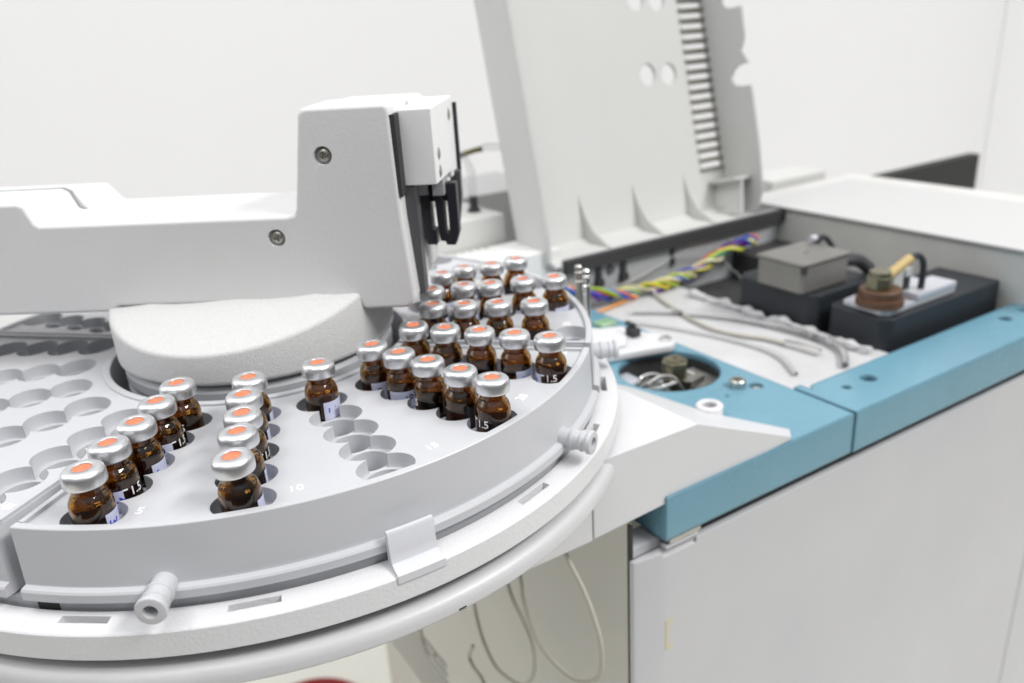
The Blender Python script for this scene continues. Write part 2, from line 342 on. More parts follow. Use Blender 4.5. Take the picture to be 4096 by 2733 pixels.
obj('screw', MB().lathe([(0, -76), (3.6, -76), (3.6, -74.2), (2.6, -73.7), (0, -74.0)], 20, T=lambda v: (v[0]+abz(230.5, 3, 0)[0], v[1]+abz(230.5, 3, 0)[1], v[2]+.8)), M['chrome'], SAM)
obj('latch', MB().box(217, 223, 16, 24, -74.4, -69, AB).box(219, 222, 19, 27, -69, -66.5, AB), M['rubber'], SAM, bevel=.8)
# ribbed and grooved posts behind the tray
post = [(0, -41), (1.75, -41), (1.75, -8.6), (1.35, -8.2), (1.35, -7.4), (1.75, -7.0), (1.75, -4.2), (1.4, -3.8), (1.4, -3.2), (1.75, -2.9), (1.75, -1.6), (1.2, -.9), (0, -.8)]
obj('guide_post', MB().lathe(post, 20, T=lambda v: (v[0]+136.6, v[1]+44, v[2])), M['chrome'], SAM)
obj('guide_post', MB().lathe(post, 20, T=lambda v: (v[0]+133.2, v[1]+52, v[2]-.3)), M['steel'], SAM)

# ================================================================== vial trays
def vial_tray(label, a0, a1, rows, radii, numbers, num0, pegs, base):
    mid = R_((a0+a1)/2); L = (100*math.cos(mid), 100*math.sin(mid), -36)
    T = thing('vial_tray', label, 'vial tray', L, 'vial trays on the carousel')
    prof = [(59.4, -36), (59.4, -14.2), (59.8, -13.9), (61.6, -13.9), (62.0, -14.2), (62.0, -15), (135.9, -15), (135.9, -14.1), (136.1, -13.9), (138.2, -13.9), (138.5, -14.2), (139.2, -32), (141.0, -32.3), (141.5, -33), (141.5, -35.6), (138.8, -36)]
    n = int((a1-a0)/1.5)
    up = MB(); lo = MB()
    for th in rows:
        t = R_(th); c, s = math.cos(t), math.sin(t)
        for r in radii:
            pts = []
            for i in range(36):
                u = 2*PI*i/36; x = r+7.55*math.cos(u); y = 9.0*math.sin(u)
                X, Y = x*c-y*s, x*s+y*c; rr = math.hypot(X, Y)
                if rr > 135.7: X *= 135.7/rr; Y *= 135.7/rr
                pts.append((X, Y))
            up.prism(pts, -19.8, -12)
            lo.cyl((r*c, r*s), 6.45, -33, -19, 32)
    body = obj('tray_body', MB().rev(prof, n, a0, a1), M['tray'], T, cut=[up, lo], selfcut=True, ang=28)
    # raised strips along the two straight edges
    for ang, sg in ((a0, 1), (a1, -1)):
        st = MB()
        t = R_(ang); c, s = math.cos(t), math.sin(t)
        f = lambda v: (v[0]*c-v[1]*s, v[0]*s+v[1]*c, v[2])
        st.box(62.3, 135.7, sg*.25 if sg > 0 else -2.0, 2.0 if sg > 0 else -.25, -15.6, -13.9, f)
        obj('edge_strip', st, M['tray'], T)
    for k, th in enumerate(rows):
        nm = MB(); vs, fs = text_pts(str(num0+5*k), 4.6)
        t = R_(th+(5.4+.95*k if num0 == 5 else 5.0)); er = (math.cos(t), math.sin(t)); et = (-math.sin(t), math.cos(t))
        nm.add([(er[0]*(128.6-v[1])+et[0]*v[0], er[1]*(128.6-v[1])+et[1]*v[0], -14.97+v[2]) for v in vs], fs)
        obj('position_number', nm, M['print'], T)
    for th in pegs:
        t = R_(th); c, s = math.cos(t), math.sin(t)
        f = lambda v: (v[2]*c-v[0]*s, v[2]*s+v[0]*c, -31.6+v[1])
        pp = [(0, 136), (3.55, 136), (3.5, 143.0), (3.9, 143.3), (3.9, 144.2), (3.45, 144.5), (3.4, 146.8), (3.85, 147.1), (3.85, 147.8), (3.4, 148.1), (3.4, 149.2), (4.2, 149.6), (4.3, 150.4), (4.0, 151.1), (3.3, 151.3), (2.0, 151.3), (1.9, 151.0), (1.7, 146.5), (0, 146.5)]
        obj('peg', MB().lathe(pp, 36, f), M['tray'], T)
    return T
RAD = [73.8, 87.7, 101.7, 115.8, 130.0]
ROWS1 = [-90, -72, -54, -36, -18]
ROWS2 = [0, 16.4, 32.4, 48.5, 65]
vial_tray('front grey vial tray numbered 5 to 20 holding brown vials nearest the camera', -98.2, -7.6, ROWS1, RAD, None, 5, (-81.5, -24.4), 0)
vial_tray('rear right grey vial tray under the black gripper fingers with the blurred far vials', -5.6, 82, ROWS2, RAD, None, 30, (8.5, 62), 0)
vial_tray('empty grey vial tray at the left with the white number 100', -187.8, -100.4, [-180, -162, -144, -126, -108], RAD, None, 80, (-172, -116), 0)
vial_tray('far left empty grey vial tray partly seen under the long white arm', 85, 171.6, [93, 110, 128, 145, 162.6], RAD, None, 55, (100, 155), 0)

# ================================================================== vials
CP = (136.8, -312.3)
GO = [(0, -32.3), (5.0, -32.3), (5.6, -31.9), (5.8, -31.2), (5.8, -11.2), (5.68, -10.1), (5.4, -9.1), (4.95, -8.2), (4.5, -7.6), (4.25, -7.2), (4.2, -6.7), (4.25, -4.0), (4.2, -2.4)]
GI = [(3.0, -2.4), (3.0, -7.4), (3.4, -8.8), (4.3, -9.9), (4.8, -10.9), (4.9, -12), (4.9, -30.4), (4.2, -31.2), (0, -31.4)]
me_glass = None
def vial_proto():
    r = thing('sample_vial', '', 'vial', (0, 0, -32.3), 'amber sample vials standing in the trays')
    obj('glass_bottle', MB().lathe(GO+GI, 40), M['glass'], r, ang=50)
    obj('liquid', MB().lathe([(0, -31.3), (4.15, -31.1), (4.86, -30.4), (4.86, -13.2), (0, -13.2)], 32), M['liquid'], r, ang=50)
    capo = [(2.55, -.55), (2.55, -.05), (2.65, .05), (4.2, -.02), (4.9, -.25), (5.4, -.75), (5.68, -1.5), (5.74, -2.4), (5.74, -4.2), (5.62, -4.7), (5.2, -5.0), (4.6, -4.9), (4.4, -4.6), (4.4, -.9), (2.55, -.75)]
    cp_ = obj('crimp_cap', MB().rev(capo, 48), M['cap'], r, ang=50)
    obj('septum', MB().lathe([(0, -.32), (2.6, -.36), (2.6, -.9), (0, -.9)], 32), M['septum'], cp_)
    obj('gasket', MB().lathe([(0, -1.0), (4.35, -1.0), (4.35, -2.3), (0, -2.3)], 24), M['liner'], cp_)
    # print on the glass
    pr = MB(); vs, fs = text_pts('1.5', 3.7, .04); R0 = 5.86
    def cyl(u, v, r0, a): t = a+u/r0; return (r0*math.cos(t), r0*math.sin(t), v)
    pr.add([cyl(v[0], -14.7+v[1], R0+v[2], R_(40)) for v in vs], fs)
    tk = MB()
    for u0, u1, z0, z1 in ((0, 1.4, -13.75, -13.3),):
        k = 6; A_ = [cyl(u0+(u1-u0)*i/k, z, rr, 0) for i in range(k+1) for z in (z0, z1) for rr in (R0-.04, R0+.04)]
        F = []
        for i in range(k):
            a = 4*i; b = 4*i+4; F += [(a, b, b+1, a+1), (a+2, a+3, b+3, b+2), (a, a+2, b+2, b), (a+1, b+1, b+3, a+3)]
        F += [(0, 1, 3, 2), (4*k, 4*k+2, 4*k+3, 4*k+1)]; pr.add(A_, F)
    obj('volume_print', pr, M['print'], r)
    pa = MB(); k = 24; A_ = [cyl(0, z, rr, R_(-112*i/k)) for i in range(k+1) for z in (-30, -13.4) for rr in (R0-.06, R0)]
    F = []
    for i in range(k):
        a = 4*i; b = 4*i+4; F += [(a, a+1, b+1, b), (a+2, b+2, b+3, a+3), (a, b, b+2, a+2), (a+1, a+3, b+3, b+1)]
    F += [(0, 2, 3, 1), (4*k, 4*k+1, 4*k+3, 4*k+2)]; pa.add(A_, F)
    obj('label_patch', pa, M['paper'], r)
    return r
PROTO = vial_proto()
LIQ = []
for zt in (-17.5, -11.6):
    me_ = MB().lathe([(0, -31.3), (4.15, -31.1), (4.86, -30.4), (4.86 if zt < -12 else 4.78, zt), (0, zt)], 32).mesh('liquid', (0, 0, -32.3)); me_.materials.append(M['liquid']); me_.shade_smooth(); me_.set_sharp_from_angle(angle=R_(50)); LIQ.append(me_)
def writing(txt, ang, m, root, z=-16.3, size=4.2):
    vs, fs = text_pts(txt, size, .03); mb = MB(); R0 = 5.9
    # writing runs down the vial
    mb.add([((R0+v[2])*math.cos(R_(ang)+v[1]/R0), (R0+v[2])*math.sin(R_(ang)+v[1]/R0), z-v[0]) for v in vs], fs)
    me = mb.mesh('handwriting', (0, 0, -32.3)); me.materials.append(m)
    lab = [c for c in root.children if c.name.startswith('label_patch')][0]
    o = bpy.data.objects.new('handwriting', me); COL.objects.link(o); o.parent = lab
def copy_tree(o, parent=None):
    c = o.copy(); COL.objects.link(c); c.parent = parent
    for ch in list(o.children): copy_tree(ch, c)
    return c
V = [  # cap x, y, nominal angle, radius index, text angle relative to camera, writing, label
 (.1, -74, -90, 0, -30, None, 'brown vial at the inner end of the leftmost filled row, beside the hub cover'),
 (-.2, -87.7, -90, 1, 52, ('Ch', 'd', -40), 'brown vial with a dark letter C patch, second from the hub in the leftmost row'),
 (.5, -102.2, -90, 2, 163, ('v', 'b', -100), 'middle brown vial of the leftmost filled row with a pale patch on its right side'),
 (-.7, -115.4, -90, 3, 40, ('4', 'b', -10), 'brown vial reading 1.5 just behind the frontmost left vial'),
 (.1, -129.7, -90, 4, 172, ('3', 'b', -93), 'nearest brown vial in the left front corner of the front tray'),
 (23.6, -70.5, -72, 0, 200, None, 'inner end vial of the second row, peeping over four caps'),
 (26.9, -84.0, -72, 1, 205, None, 'second vial from the hub cover in the row left of the empty pockets'),
 (31.9, -97.4, -72, 2, 62, None, 'middle vial of the row ending by the number 10, reading 1.5'),
 (35.3, -109.5, -72, 3, 210, None, 'vial directly behind the outermost vial beside the number 10'),
 (39.7, -124.2, -72, 4, 190, None, 'outermost brown vial of its row, directly left of the white number 10'),
 (43.8, -59.3, -54, 0, 148, ('L', 'b', -84), 'single brown vial before the hub cover above four empty pockets'),
 (59.0, -43.4, -36, 0, 125, ('o', 'd', -80), 'inner end vial of the row ending beside the number 20, closest to the hub'),
 (70.6, -51.4, -36, 1, 94, ('9-', 'd', -40), 'vial with dark handwriting on a wide front patch, second from the hub in its row'),
 (82.3, -59.2, -36, 2, -80, None, 'middle vial of the row that ends beside the number 20'),
 (94.7, -67.8, -36, 3, 215, None, 'vial directly left of the outermost vial near the number 20, in the same row'),
 (105.9, -75.4, -36, 4, -43, None, 'large near brown vial reading 1.5 next to the white number 20'),
 (70.6, -24.4, -18, 0, 180, None, 'inner end vial in the last row of the front tray, touching the dark hub gap'),
 (83.4, -28.0, -18, 1, 150, None, 'second vial from the hub in the last row of the front tray'),
 (96.9, -31.8, -18, 2, -78, None, 'middle vial in the last row of the front tray along its straight edge'),
 (110.2, -35.9, -18, 3, 146, ('b', 'b', -78), 'vial with a blue letter on its right side patch in the last front tray row'),
 (123.0, -40.0, -18, 4, -6, ('d', 'b', -30), 'outermost vial reading 1.5 in the right corner of the front tray'),
 (74.0, 0, 0, 0, 170, None, 'inner end vial of the first row in the rear tray, below the tower foot'),
 (87.1, -.6, 0, 1, 185, None, 'second vial of the first row in the rear tray'),
 (100.7, -.2, 0, 2, 120, ('12', 'b', -60), 'third vial of the first row in the rear tray'),
 (115.5, -.5, 0, 3, 200, None, 'fourth and last vial of the first rear tray row, left of an empty pocket'),
 (70.0, 20.6, 16.4, 0, 180, None, 'blurred vial half hidden by the tower edge in the second rear row'),
 (83.3, 25.2, 16.4, 1, 110, ('7', 'b', -55), 'second blurred vial of the second rear row, under the gripper fingers'),
 (94.9, 26.3, 16.4, 2, 190, None, 'middle blurred vial of the second rear row'),
 (108.9, 30.8, 16.4, 3, 100, ('15', 'b', -60), 'fourth blurred vial of the second rear row, left of the rightmost one'),
 (122.4, 33.0, 16.4, 4, 146, None, 'rightmost blurred vial beside the thin metal posts'),
 (71.0, 44.8, 32.4, 0, 115, ('3', 'b', -60), 'leftmost vial of the farthest row beneath the gripper'),
 (79.8, 53.7, 32.4, 1, 140, None, 'second vial from the left in the farthest row'),
 (92.4, 57.3, 32.4, 2, 200, None, 'third vial from the left in the farthest row'),
 (103.3, 64.6, 32.4, 3, 175, None, 'rightmost vial of the farthest row, in front of the white box'),
]
for i, (x, y, th, ri, rel, wr, lab) in enumerate(V):
    r = PROTO if i == len(V)-1 else copy_tree(PROTO)
    nx, ny = RAD[ri]*math.cos(R_(th)), RAD[ri]*math.sin(R_(th))
    if th > 16 or True:
        bx, by = nx, ny
        d = math.hypot(x-nx, y-ny)
        if d > 1.6: bx, by = x+(nx-x)*1.6/d, y+(ny-y)*1.6/d
    # the vial leans a little in its pocket: foot at (bx, by), cap centre at (x, y)
    up = Vector((x-bx, y-by, 32.3)).normalized()
    q = Vector((0, 0, 1)).rotation_difference(up)
    phc = math.atan2(CP[1]-y, CP[0]-x)
    rot = phc+R_(rel)-R_(36)
    r.rotation_mode = 'QUATERNION'
    r.rotation_quaternion = q @ Matrix.Rotation(rot, 3, 'Z').to_quaternion()
    r.location = W((bx, by, -32.3)); r['label'] = lab
    if i % 3:
        lq = [c for c in r.children if c.name.startswith('liquid')][0]; lq.data = LIQ[i % 3-1]
    if wr: writing(wr[0], wr[2], M['ink'] if wr[1] == 'b' else M['inkdark'], r)

# ================================================================== gas chromatograph
GC = thing('gas_chromatograph', 'open laboratory oven cabinet with blue top frame, raised lid and white front door', 'gas chromatograph', abz(280, 0, -570))
T0 = lambda a, b: (lambda v: (v[0]+abz(a, b, 0)[0], v[1]+abz(a, b, 0)[1], v[2]))
def hole(c, r, z0=-90, z1=-70): return MB().lathe([(0, z0), (r, z0), (r, z1), (0, z1)], 32, T0(*c))
# left blue panel: top sheet, front skirt and left skirt
bl = obj('blue_top_panel', MB().prism([(121, -116.8), (241.2, -116.8), (241.2, 88), (121, 88)], -83.5, -80, AB), M['blue'], GC, bevel=0, cut=[hole((210, -22), 28), hole((230.4, -66), 3.6), hole((210, -65.3), 1.0)])
obj('front_skirt', MB().box(120.6, 241.2, -117.4, -113.5, -101.3, -80.2, AB).box(120.4, 123.5, -113.4, -20, -101.3, -83.6, AB), M['blue'], bl)
br = obj('blue_side_panel', MB().prism([(242.4, -117.4), (458, -117.4), (458, -84), (251, -84), (247.5, -88), (247.5, -80.5), (242.4, -80.5)], -83.5, -79.4, AB), M['blue'], GC, cut=[hole((280.3, -97), 4.2), hole((262.5, -97), 2.4), hole((414, -95), 3.8), hole((436, -94), 2.6)])
obj('front_skirt', MB().box(242.4, 458, -117.9, -113.5, -101.3, -79.6, AB), M['blue'], br)
obj('hole_backing', MB().box(255, 445, -112, -88, -92, -90, AB).box(196, 238, -74, -57, -92, -90, AB), M['gap'], GC)
# heated zone seen through the round opening
well = obj('inlet_well', MB().rev([(27.9, -84), (29.5, -84), (29.5, -112), (27.9, -112)], 48, T=T0(210, -22)).cyl(abz(210, -22, 0), 29.4, -114, -112.1, 40), M['gap'], GC)
fins = MB()
for k in range(9): fins.box(213, 236, -42+k*3.2, -40.4+k*3.2, -111, -88, AB)
obj('heat_sink', fins, M['fin'], well)
obj('inlet_block', MB().box(188, 208, -28, -6, -111, -88, AB), M['alu'], well, bevel=1.5)
hexp = [(7.6*math.cos(k*PI/3+.3), 7.6*math.sin(k*PI/3+.3)) for k in range(6)]
NT = T0(211.5, -25)
obj('inlet_nut', MB().prism(hexp, -84, -73.5, NT).cyl(abz(211.5, -25, 0), 6.2, -111, -84.1, 24), M['nut'], well, bevel=.5)
obj('septum_cap', MB().lathe([(0, -73.4), (5.2, -73.4), (4.8, -72.2), (1.2, -72.0), (1.0, -73), (0, -73)], 24, NT), M['nut'], well)
obj('inlet_tube', MB().tube([AB(p) for p in ((216, -16, -100), (222, -14, -90), (228, -20, -88), (232, -30, -92))], 1.5), M['chrome'], well)
obj('insulation_pad', MB().box(186, 200, -12, 2, -111, -86, AB).box(212, 232, -10, 4, -111, -97, AB), M['alulight'], well, bevel=1.5)
obj('handle_clip', MB().prism([(211, -32), (214, -36), (226, -34), (224, -29)], -90, -83, AB), M['steel'], well, bevel=.5)
for pth in ([(186, -24, -84), (189, -30, -79), (196, -31, -77), (203, -33, -79), (207, -37, -86)], [(186, -27, -85), (188, -37, -79.5), (196, -41, -77.5), (202, -38, -79)], [(187, -21, -85), (191, -22, -79), (199, -24, -79), (206, -30, -84)]):
    obj('inlet_tube', MB().tube([AB(p) for p in pth], 1.1), M['chrome'], well)
obj('bolt', MB().lathe([(0, -80), (4.3, -80), (4.3, -76.4), (3.8, -75.9), (2.2, -75.9), (2.0, -77.6), (0, -77.6)], 28, T0(222.4, -60.5)), M['steel'], bl)
obj('bolt', MB().lathe([(0, -83), (2.6, -83), (2.4, -81.2), (0, -81)], 20, T0(231, -66.6)), M['chrome'], bl)
obj('circuit_board', MB().box(222, 234, 52, 62, -79.8, -77.5, AB), M['green'], GC)
# front door
door = MB().prism([(106, -113.2), (109, -114), (123, -115.6), (451.8, -115.6), (451.8, -113), (106, -111)], -568, -108.4, AB)
DR = obj('front_door', door, M['gcwhite'], GC, bevel=1.6, seg=3, bang=25, cut=MB().prism([(121.5, -116.5), (139, -116.5), (140.5, -114.6), (128, -113.6), (120.5, -114.2)], -110.8, -107, AB))
obj('tape_remnant', MB().box(122.6, 124.4, -115.75, -115.25, -161, -145, AB).box(124.4, 127.4, -115.75, -115.25, -146.4, -145, AB).box(124.4, 127.4, -115.75, -115.25, -161, -159.6, AB), M['tape'], DR)
obj('door_seam', MB().box(450, 457, -112.6, -110.8, -568, -109.2, AB), M['gap'], GC)
obj('door_spring', MB().prism([(124, -116.2), (142, -116.2), (142, -114), (124, -113.2)], -104.8, -102.2, AB), M['steel'], GC, bevel=.4)
obj('door_hinge', MB().box(122, 141, -116.0, -112, -107.2, -105.6, AB), M['gcwhite'], GC, bevel=.4)
obj('door_frame', MB().box(107.6, 142, -110.5, -99.5, -109.0, -103.6, AB), M['gcwhite'], GC)
obj('door_gap', MB().box(142.2, 458, -112.4, -99.5, -109.0, -101.5, AB), M['gap'], GC)
obj('right_panel', MB().prism([(454.6, -115), (600, -115), (600, -112.8), (454.6, -112.8)], -568, -103, AB), M['gcwhite'], GC, bevel=1.2)
# side panel
vc = MB()
for k in range(7):
    vc.box(100, 112, 92, 196, -322-k*8.5, -317-k*8.5, AB)
SP = obj('side_panel', MB().box(107.4, 109.4, -108.6, 214, -568, -84.4, AB), M['beige'], GC, cut=vc)
obj('panel_edge', MB().box(106.8, 108.2, -110.9, -108.8, -568, -92, AB), M['gap'], GC)
obj('inner_wall', MB().box(118, 120, -96, 200, -560, -120, AB), M['gap'], GC)
obj('rear_panel', MB().box(107.6, 600, 214.2, 216, -568, -84.4, AB), M['beige'], GC)
# top deck, bay
obj('insulation_floor', MB().box(196, 327, 88.2, 103, -88, -84, AB).box(241.4, 327, -83.8, 88, -88, -84.2, AB), M['foil'], GC)
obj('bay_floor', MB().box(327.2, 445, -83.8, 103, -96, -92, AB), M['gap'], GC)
rw = MB().box(231, 445, 103.2, 105, -96, -46.5, AB)
RW = obj('bay_rear_wall', rw, M['disc'], GC)
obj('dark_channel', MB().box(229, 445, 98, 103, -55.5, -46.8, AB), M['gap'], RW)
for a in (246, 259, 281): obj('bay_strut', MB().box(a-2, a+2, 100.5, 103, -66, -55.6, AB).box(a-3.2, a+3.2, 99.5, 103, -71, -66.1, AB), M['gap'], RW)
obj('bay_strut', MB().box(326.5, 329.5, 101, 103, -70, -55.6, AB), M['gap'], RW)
obj('round_fitting', MB().lathe([(0, 0), (3.2, 0), (3.2, 1.5), (0, 1.5)], 20, lambda v: AB((270+v[0], 103-v[2], -61+v[1]))), M['darkgrey'], RW)
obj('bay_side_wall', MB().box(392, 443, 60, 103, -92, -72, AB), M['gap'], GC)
obj('rear_deck', MB().box(107.6, 445, 105.2, 214, -88, -84.2, AB), M['topwhite'], GC)
obj('electronics_box', MB().box(445, 600, -112, 152, -101, -46.2, AB), M['gcgrey'], GC)
obj('electronics_cover', MB().box(442.5, 569, -117, 131, -46, -44.2, AB), M['topwhite'], GC, bevel=.5)
# detector 1
d1 = obj('detector_housing', MB().prism([(322, -24), (326, -29), (384, -29), (384, 36), (330, 36), (322, 30)], -92, -61, AB), M['baseblack'], GC, bevel=1.5)
obj('detector_cover', MB().prism([(317.5, -20), (320, -22.5), (360.5, -22.5), (361.5, -20), (361.5, 12.5), (318.5, 13.5)], -60.8, -43.5, AB), M['alu'], d1, bevel=1.2, seg=3)
obj('cover_flange', MB().prism([(316.5, -23.5), (362.5, -23.5), (362.5, 14), (317.5, 14.5)], -43.4, -41.4, AB), M['alu'], d1, bevel=.8, cut=hole((341, -5), 1.8, -44, -40))
obj('cover_seam', MB().box(316.6, 319.2, -24.2, -21.4, -47.5, -41.9, AB), M['gap'], d1)
obj('black_connector', MB().tube([AB(p) for p in ((362, -12, -50), (370, -16, -50), (378, -18, -52), (384, -22, -58))], 4.2).tube([AB(p) for p in ((362.5, 6, -46), (368, 4, -38), (373, 0, -44), (375, -6, -56))], 1.8), M['rubber'], d1)
obj('cable_gland', MB().lathe([(0, 0), (2.4, 0), (2.4, 5), (0, 5)], 16, lambda v: AB((360+v[2], 7+v[0], -39+v[1]))), M['alulight'], d1)
# detector 2
d2 = obj('inlet_housing', MB().prism([(326, -70), (331, -76), (441, -76), (441, -34), (330, -34), (326, -38)], -92, -65, AB), M['baseblack'], GC, bevel=1.5)
obj('base_plate', MB().prism([(331, -42), (329, -68), (333, -71.5), (398, -71.5), (398, -38)], -64.9, -61, AB), M['alulight'], d2, bevel=.7)
obj('raised_plate', MB().box(357.5, 397, -72.5, -56, -60.9, -57, AB), M['alulight'], d2, bevel=.8)
obj('ceramic_ring', MB().lathe([(0, -60.9), (13.2, -60.9), (13.2, -56.6), (11.6, -56.2), (11.9, -51.8), (11.2, -51.2), (0, -51)], 40, T0(338, -61)), M['copper'], d2)
hexn = [(7.4*math.cos(k*PI/3), 7.4*math.sin(k*PI/3)) for k in range(6)]
obj('fitting_nut', MB().prism(hexn, -51, -43.6, T0(336, -61)).cyl(abz(336, -61, 0), 6, -43.7, -40.5, 24), M['nut'], d2, bevel=.4)
obj('brass_tube', MB().tube([AB(p) for p in ((341, -62, -45), (350, -63, -41), (359, -64, -37))], 2.9, smooth=0, n=14), M['brass'], d2)
obj('black_hose', MB().tube([AB(p) for p in ((358, -64, -37.4), (364, -65, -36), (368.5, -66, -40), (369.5, -66.5, -47), (369, -66.5, -58))], 1.9), M['rubber'], d2)
obj('white_terminal', MB().box(348, 358, -62, -56.5, -56.9, -45, AB).box(358.2, 366, -63, -59, -49, -44, AB), M['topwhite'], d2, bevel=.6)
obj('dark_terminal', MB().box(358.4, 364, -62.5, -59.5, -56.8, -49.2, AB), M['rubber'], d2)
# lid
t13 = R_(13); ct, st_ = math.cos(t13), math.sin(t13)
def LT(v): a, h, d = v; return AB((a, 103+d*ct+h*st_, -47-d*st_+h*ct))
LID = thing('x', '', '', (0, 0, 0)); bpy.data.objects.remove(LID)
face = MB().box(222, 425.6, 1, 262, 35, 38, LT)
cs = MB()
for k in range(28): cs.box(400.6-k*.05, 422.9, 42.6+k*7.72, 46.4+k*7.72, 30, 42, LT)
for a, h in ((358.5, 119.5), (379.6, 118.2), (357.0, 174.6), (377.6, 173.6)):
    cs.prism([(a+7.8*math.cos(2*PI*i/28), h+8.2*math.sin(2*PI*i/28)) for i in range(28)], 30, 42, LT)
LD = obj('lid', face, M['lid'], GC, cut=cs)
HD = lambda w: (lambda v: LT((w+v[2], v[1], v[0])))       # (d, h) outline extruded along a
lw = [(38, -2), (38, 262), (-1, 262), (-.5, 12), (3, 0), (8, -4), (30, -4)]
obj('lid_side_wall', MB().prism(lw, 219.6, 222, HD(0)), M['lid'], LD, bevel=0)
def notch(s_): return [(d, h+s_) for d, h in ((-3.6, 133), (.6, 126), (-5.2, 114.6), (4, 114.8), (10, 112.5), (13.2, 108.5), (13, 104.5), (10.5, 101), (5, 99.2), (-4.4, 98.2))]
rwp = [(38, 3), (38, 262), (-3, 262)]+notch(116)+notch(58)+notch(0)+[(-5, 90), (-5.2, 54), (-2.6, 17), (4.5, 4), (26, 3)]
obj('lid_side_wall', MB().prism(rwp, 423.4, 425.4, HD(0)), M['lid'], LD)
obj('lid_lip', MB().prism([(35, 9.5), (28, 5), (12, 1.2), (0, -1.5), (-.5, -4), (12, -2.2), (29, 2), (35.5, 5)], 222.2, 423.3, HD(0)), M['lid'], LD)
for a in (276, 327, 379.5): obj('lid_gusset', MB().prism([(34.9, 40), (31, 26), (24, 13), (10, 2.5), (1, -1.2), (12, 1), (28, 4.8), (34.9, 9)], a, a+1.6, HD(0)), M['lid'], LD)
obj('corner_rib', MB().box(405, 423.2, 29, 31.5, 6, 34.8, LT).prism([(407, 3), (412, 29), (414, 29), (410, 3)], 6, 34.8, LT), M['lid'], LD)
obj('hinge_block', MB().box(408, 428, -6, 10, 22, 44, LT), M['disc'], LD, bevel=1)
rl = MB()
for h in (66, 196): rl.box(222.4, 224.4, h, h+30, 3, 33, LT)
obj('lid_rib', rl, M['lid'], LD)
for k in range(28): obj('louvre_shade_bar', MB().box(398.4-k*.05, 422.9, 40.2+k*7.72, 42.3+k*7.72, 33.2, 34.9, LT), M['louvre_shade'], LD)  # dark strips standing for the shade at the lower edge of each slot

# ================================================================== loose things
# twisted coloured wires
WB = thing('wire_bundle', 'twisted bundle of multicoloured wires lying along the back of the open bay', 'wires', abz(310, 94, -84))
path = [(216, 93, -66), (224, 94, -66), (243, 93, -71), (269, 93, -76.5), (295, 93, -79), (323, 93, -77.5), (342, 93, -74.5), (371, 93, -66), (392, 91, -62.5), (402, 90, -62)]
P = [Vector(p) for p in path]; Q = []
for i in range(len(P)-1):
    p0 = P[max(i-1, 0)]; p1 = P[i]; p2 = P[i+1]; p3 = P[min(i+2, len(P)-1)]
    for k in range(10):
        t = k/10; Q.append(.5*((2*p1)+(-p0+p2)*t+(2*p0-5*p1+4*p2-p3)*t*t+(-p0+3*p1-3*p2+p3)*t**3))
cols = [(.75, .05, .03), (.45, .62, .05), (.80, .72, .04), (.03, .30, .12), (.03, .10, .6), (.20, .04, .42), (.78, .78, .75), (.70, .66, .42), (.70, .78, .10), (.02, .35, .40), (.80, .25, .04), (.05, .18, .65), (.10, .45, .15), (.85, .83, .60)]
for j, c in enumerate(cols):
    m = mat('wire_colour', tuple(x**1.35*.9 for x in c), .5); ph = 2*PI*j/len(cols); rad = 2.9 if j % 3 else 1.2; pts = []
    for i, p in enumerate(Q):
        s_ = i/len(Q); a = ph+s_*30+.8*math.sin(s_*9+j); rr = rad*(1+.45*math.sin(s_*23+j*1.7))
        pts.append(AB((p.x, p.y+rr*math.cos(a), p.z+rr*math.sin(a))))
    obj('wire', MB().tube(pts, 1.15, n=6, smooth=0), m, WB)
obj('loose_wire', MB().tube([AB(p) for p in ((218, 88, -80), (240, 86, -82.6), (262, 88, -82), (282, 92, -82))], .9, n=6), mat('wire_orange', (.80, .32, .05), .45), WB)
tag(obj('thin_tube', MB().tube([AB(p) for p in ((262, 97, -74), (293, 95, -68), (322, 94, -60), (346, 94, -59), (366, 93, -65), (371, 88, -76), (364, 68, -80), (340, 44, -83), (331, 42, -83))], .75, n=6), M['clear'], loc=abz(320, 80, -84)), 'thin translucent tube arching over the coloured wires', 'tube')
tag(obj('thermocouple_cable', MB().tube([AB(p) for p in ((299, 92, -79), (297, 84, -82.6), (292, 71, -82.8), (286, 50, -82.6), (281, 33, -82.5), (278.5, 11, -82.5), (283, -6, -82.5), (290, -21, -82.5), (292, -33, -82.5))], 1.25, n=8), M['cable'], loc=abz(290, 30, -84)), 'grey cable curving across the white sheet from the coloured wires', 'cable')
tag(obj('glass_capillary', MB().tube([AB(p) for p in ((292, -33, -81.2), (294, -44, -81), (295, -56, -81))], 1.5, n=8), M['chrome'], loc=abz(293, -45, -84)), 'short shiny metal rod at the end of the grey cable', 'rod')
tag(obj('clear_hose', MB().tube([AB(p) for p in ((262, 70, -81.6), (280, 52, -81.4), (300, 20, -81.4), (309, -10, -81.4), (312, -40, -81.4), (306, -62, -81.4), (290, -76, -81.6))], 1.8, n=12), M['clear'], loc=abz(305, -10, -84)), 'wide clear hose curving in front of the black housings on the white sheet', 'hose')
tag(obj('clear_hose', MB().tube([AB(p) for p in ((246, 60, -82.2), (262, 30, -82), (274, -8, -82), (276, -40, -82), (262, -66, -82.2))], 1.1, n=12), M['clear'], loc=abz(270, 0, -84)), 'thin clear hose across the white sheet near the blue frame', 'hose')
fl = MB(); rr_ = random.Random(3); path_ = []
for k in range(26): path_.append(AB((318+rr_.uniform(-1.5, 1.5)-(k*.05), 72-k*5.8, -82.4+rr_.uniform(-.3, 1.6))))
obj('sheet_fold', fl.tube(path_, lambda t: 2.2+1.1*math.sin(t*37)+.6*math.sin(t*91), n=9, smooth=3), M['foil'], GC)
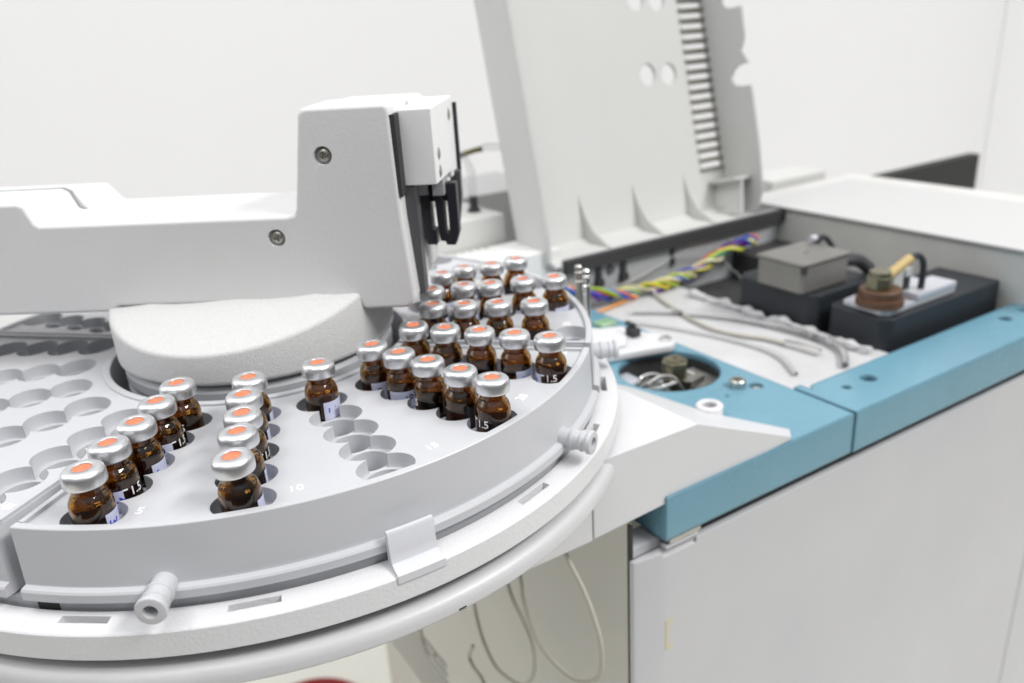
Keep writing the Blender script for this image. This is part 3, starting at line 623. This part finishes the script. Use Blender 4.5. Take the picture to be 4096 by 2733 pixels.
# cables hanging beside the cabinet
def loop(pts): return [AB((78, b, z)) for b, z in pts]
tag(obj('hanging_cable', MB().tube(loop([(-60, -98), (-68, -130), (-69, -140), (-75, -153), (-84, -160), (-97, -161), (-109, -158), (-119, -151), (-126, -141), (-127, -127), (-123, -116), (-116, -106), (-107, -98), (-98, -88)]), 1.05), M['cable'], loc=abz(78, -95, -161)), 'largest grey cable loop hanging below the carousel next to the cabinet corner', 'cable')
tag(obj('hanging_cable', MB().tube(loop([(-12, -120), (-17, -160), (-19, -178), (-22, -189), (-27, -198), (-37, -205), (-50, -203), (-63, -197), (-73, -184), (-76, -172), (-74, -161), (-67, -153), (-58, -145), (-48, -120), (-40, -95)]), 1.05), M['cable'], loc=abz(78, -40, -205)), 'middle grey cable loop hanging before the beige side panel', 'cable')
tag(obj('hanging_cable', MB().tube([AB((78, b, z)) for b, z in ((-60, -262), (-40, -250), (-22, -228), (-11, -225), (-7, -220), (-13, -209))], 1.1), M['cable'], loc=abz(78, -20, -250)), 'short grey cable end curling below the two larger loops', 'cable')
tag(obj('hanging_cable', MB().tube([AB((78, b, z)) for b, z in ((64, -225), (59, -251), (56, -260), (48, -261), (42, -256))], 1.2), M['cable'], loc=abz(78, 50, -260)), 'grey cable hook by the side vents, left of all the loops', 'cable')
# white box beside the tray
WBX = thing('cover_box', 'small white slatted cover box behind the far vials', 'cover', abz(190, 130, -84))
sl = MB()
for k in range(7): sl.box(158+k*6.2, 160.4+k*6.2, 124, 150, -41.5, -39, AB)
obj('box_shell', MB().prism([(150, 117), (176, 112), (233, 109.5), (226, 150), (150, 150)], -84, -40, AB), M['boxwhite'], WBX, bevel=2.5, seg=3, cut=sl)
# instrument behind
RB = thing('rear_instrument', 'low grey instrument with a bent clear tube standing behind the slatted box', 'instrument', abz(165, 190, -84))
obj('housing', MB().box(112, 217, 154, 213, -84, -20, AB), M['lid'], RB, bevel=1.3, seg=3)
obj('housing_step', MB().box(118, 300, 216.5, 300, -300, -18, AB), M['topwhite'], RB, bevel=2)
obj('tube_fitting', MB().lathe([(0, -20), (5, -20), (4.2, -17.5), (3.2, -17), (2.9, -9), (0, -9)], 20, T0(205, 176)), M['rubber'], RB)
obj('clear_tube', MB().tube([AB(p) for p in ((205.5, 176, -12), (205.3, 176, 0), (204, 175, 10), (200, 175, 18), (196, 175, 21), (190, 175, 20))], 2.7, n=14), M['clear'], RB)
obj('connector', MB().tube([AB(p) for p in ((190, 175, 20), (197, 175, 21), (207, 175, 22.6), (214, 175, 23.2))], 1.9, n=12), mat('olive_connector', (.13, .11, .03), .4), RB)
obj('clear_tube', MB().tube([AB(p) for p in ((213, 175, 23.3), (220, 172, 24), (232, 165, 23))], 2.5, n=12), M['clear'], RB)
tag(obj('equipment_case', MB().box(500, 574, 160, 200, -572, -40, AB), M['lid'], loc=abz(540, 180, -572), bevel=2), 'pale grey case showing its end right behind the raised lid', 'case')
MO = thing('monitor', 'black flat screen seen at an angle above the white cover on the right', 'monitor', abz(760, 206, -572))
obj('screen', MB().box(600, 907, 200, 214, -300, -72, AB), M['gap'], MO, bevel=1.5)
obj('stand', MB().box(730, 780, 205, 225, -568, -300.2, AB).box(680, 830, 190, 300, -572, -568.2, AB), M['black'], MO)
rp = [(-171+60*math.cos(t_)-20*math.sin(t_), 383+12*math.sin(t_)+60*math.cos(t_)*.0, -566) for t_ in [k*.3 for k in range(-1, 12)]]
tag(obj('red_tray', MB().lathe([(0, -571.5), (50, -571.5), (58, -563), (56, -563), (49, -569.5), (0, -569.5)], 40, lambda v: (v[0]-163, v[1]*.8+333, v[2])), M['red'], loc=(-175, 335, -571.5)), 'red dish on the cream bench at the bottom edge of the view', 'dish')
for o in list(bpy.data.objects):
    if 'mm' in o.keys(): del o['mm']
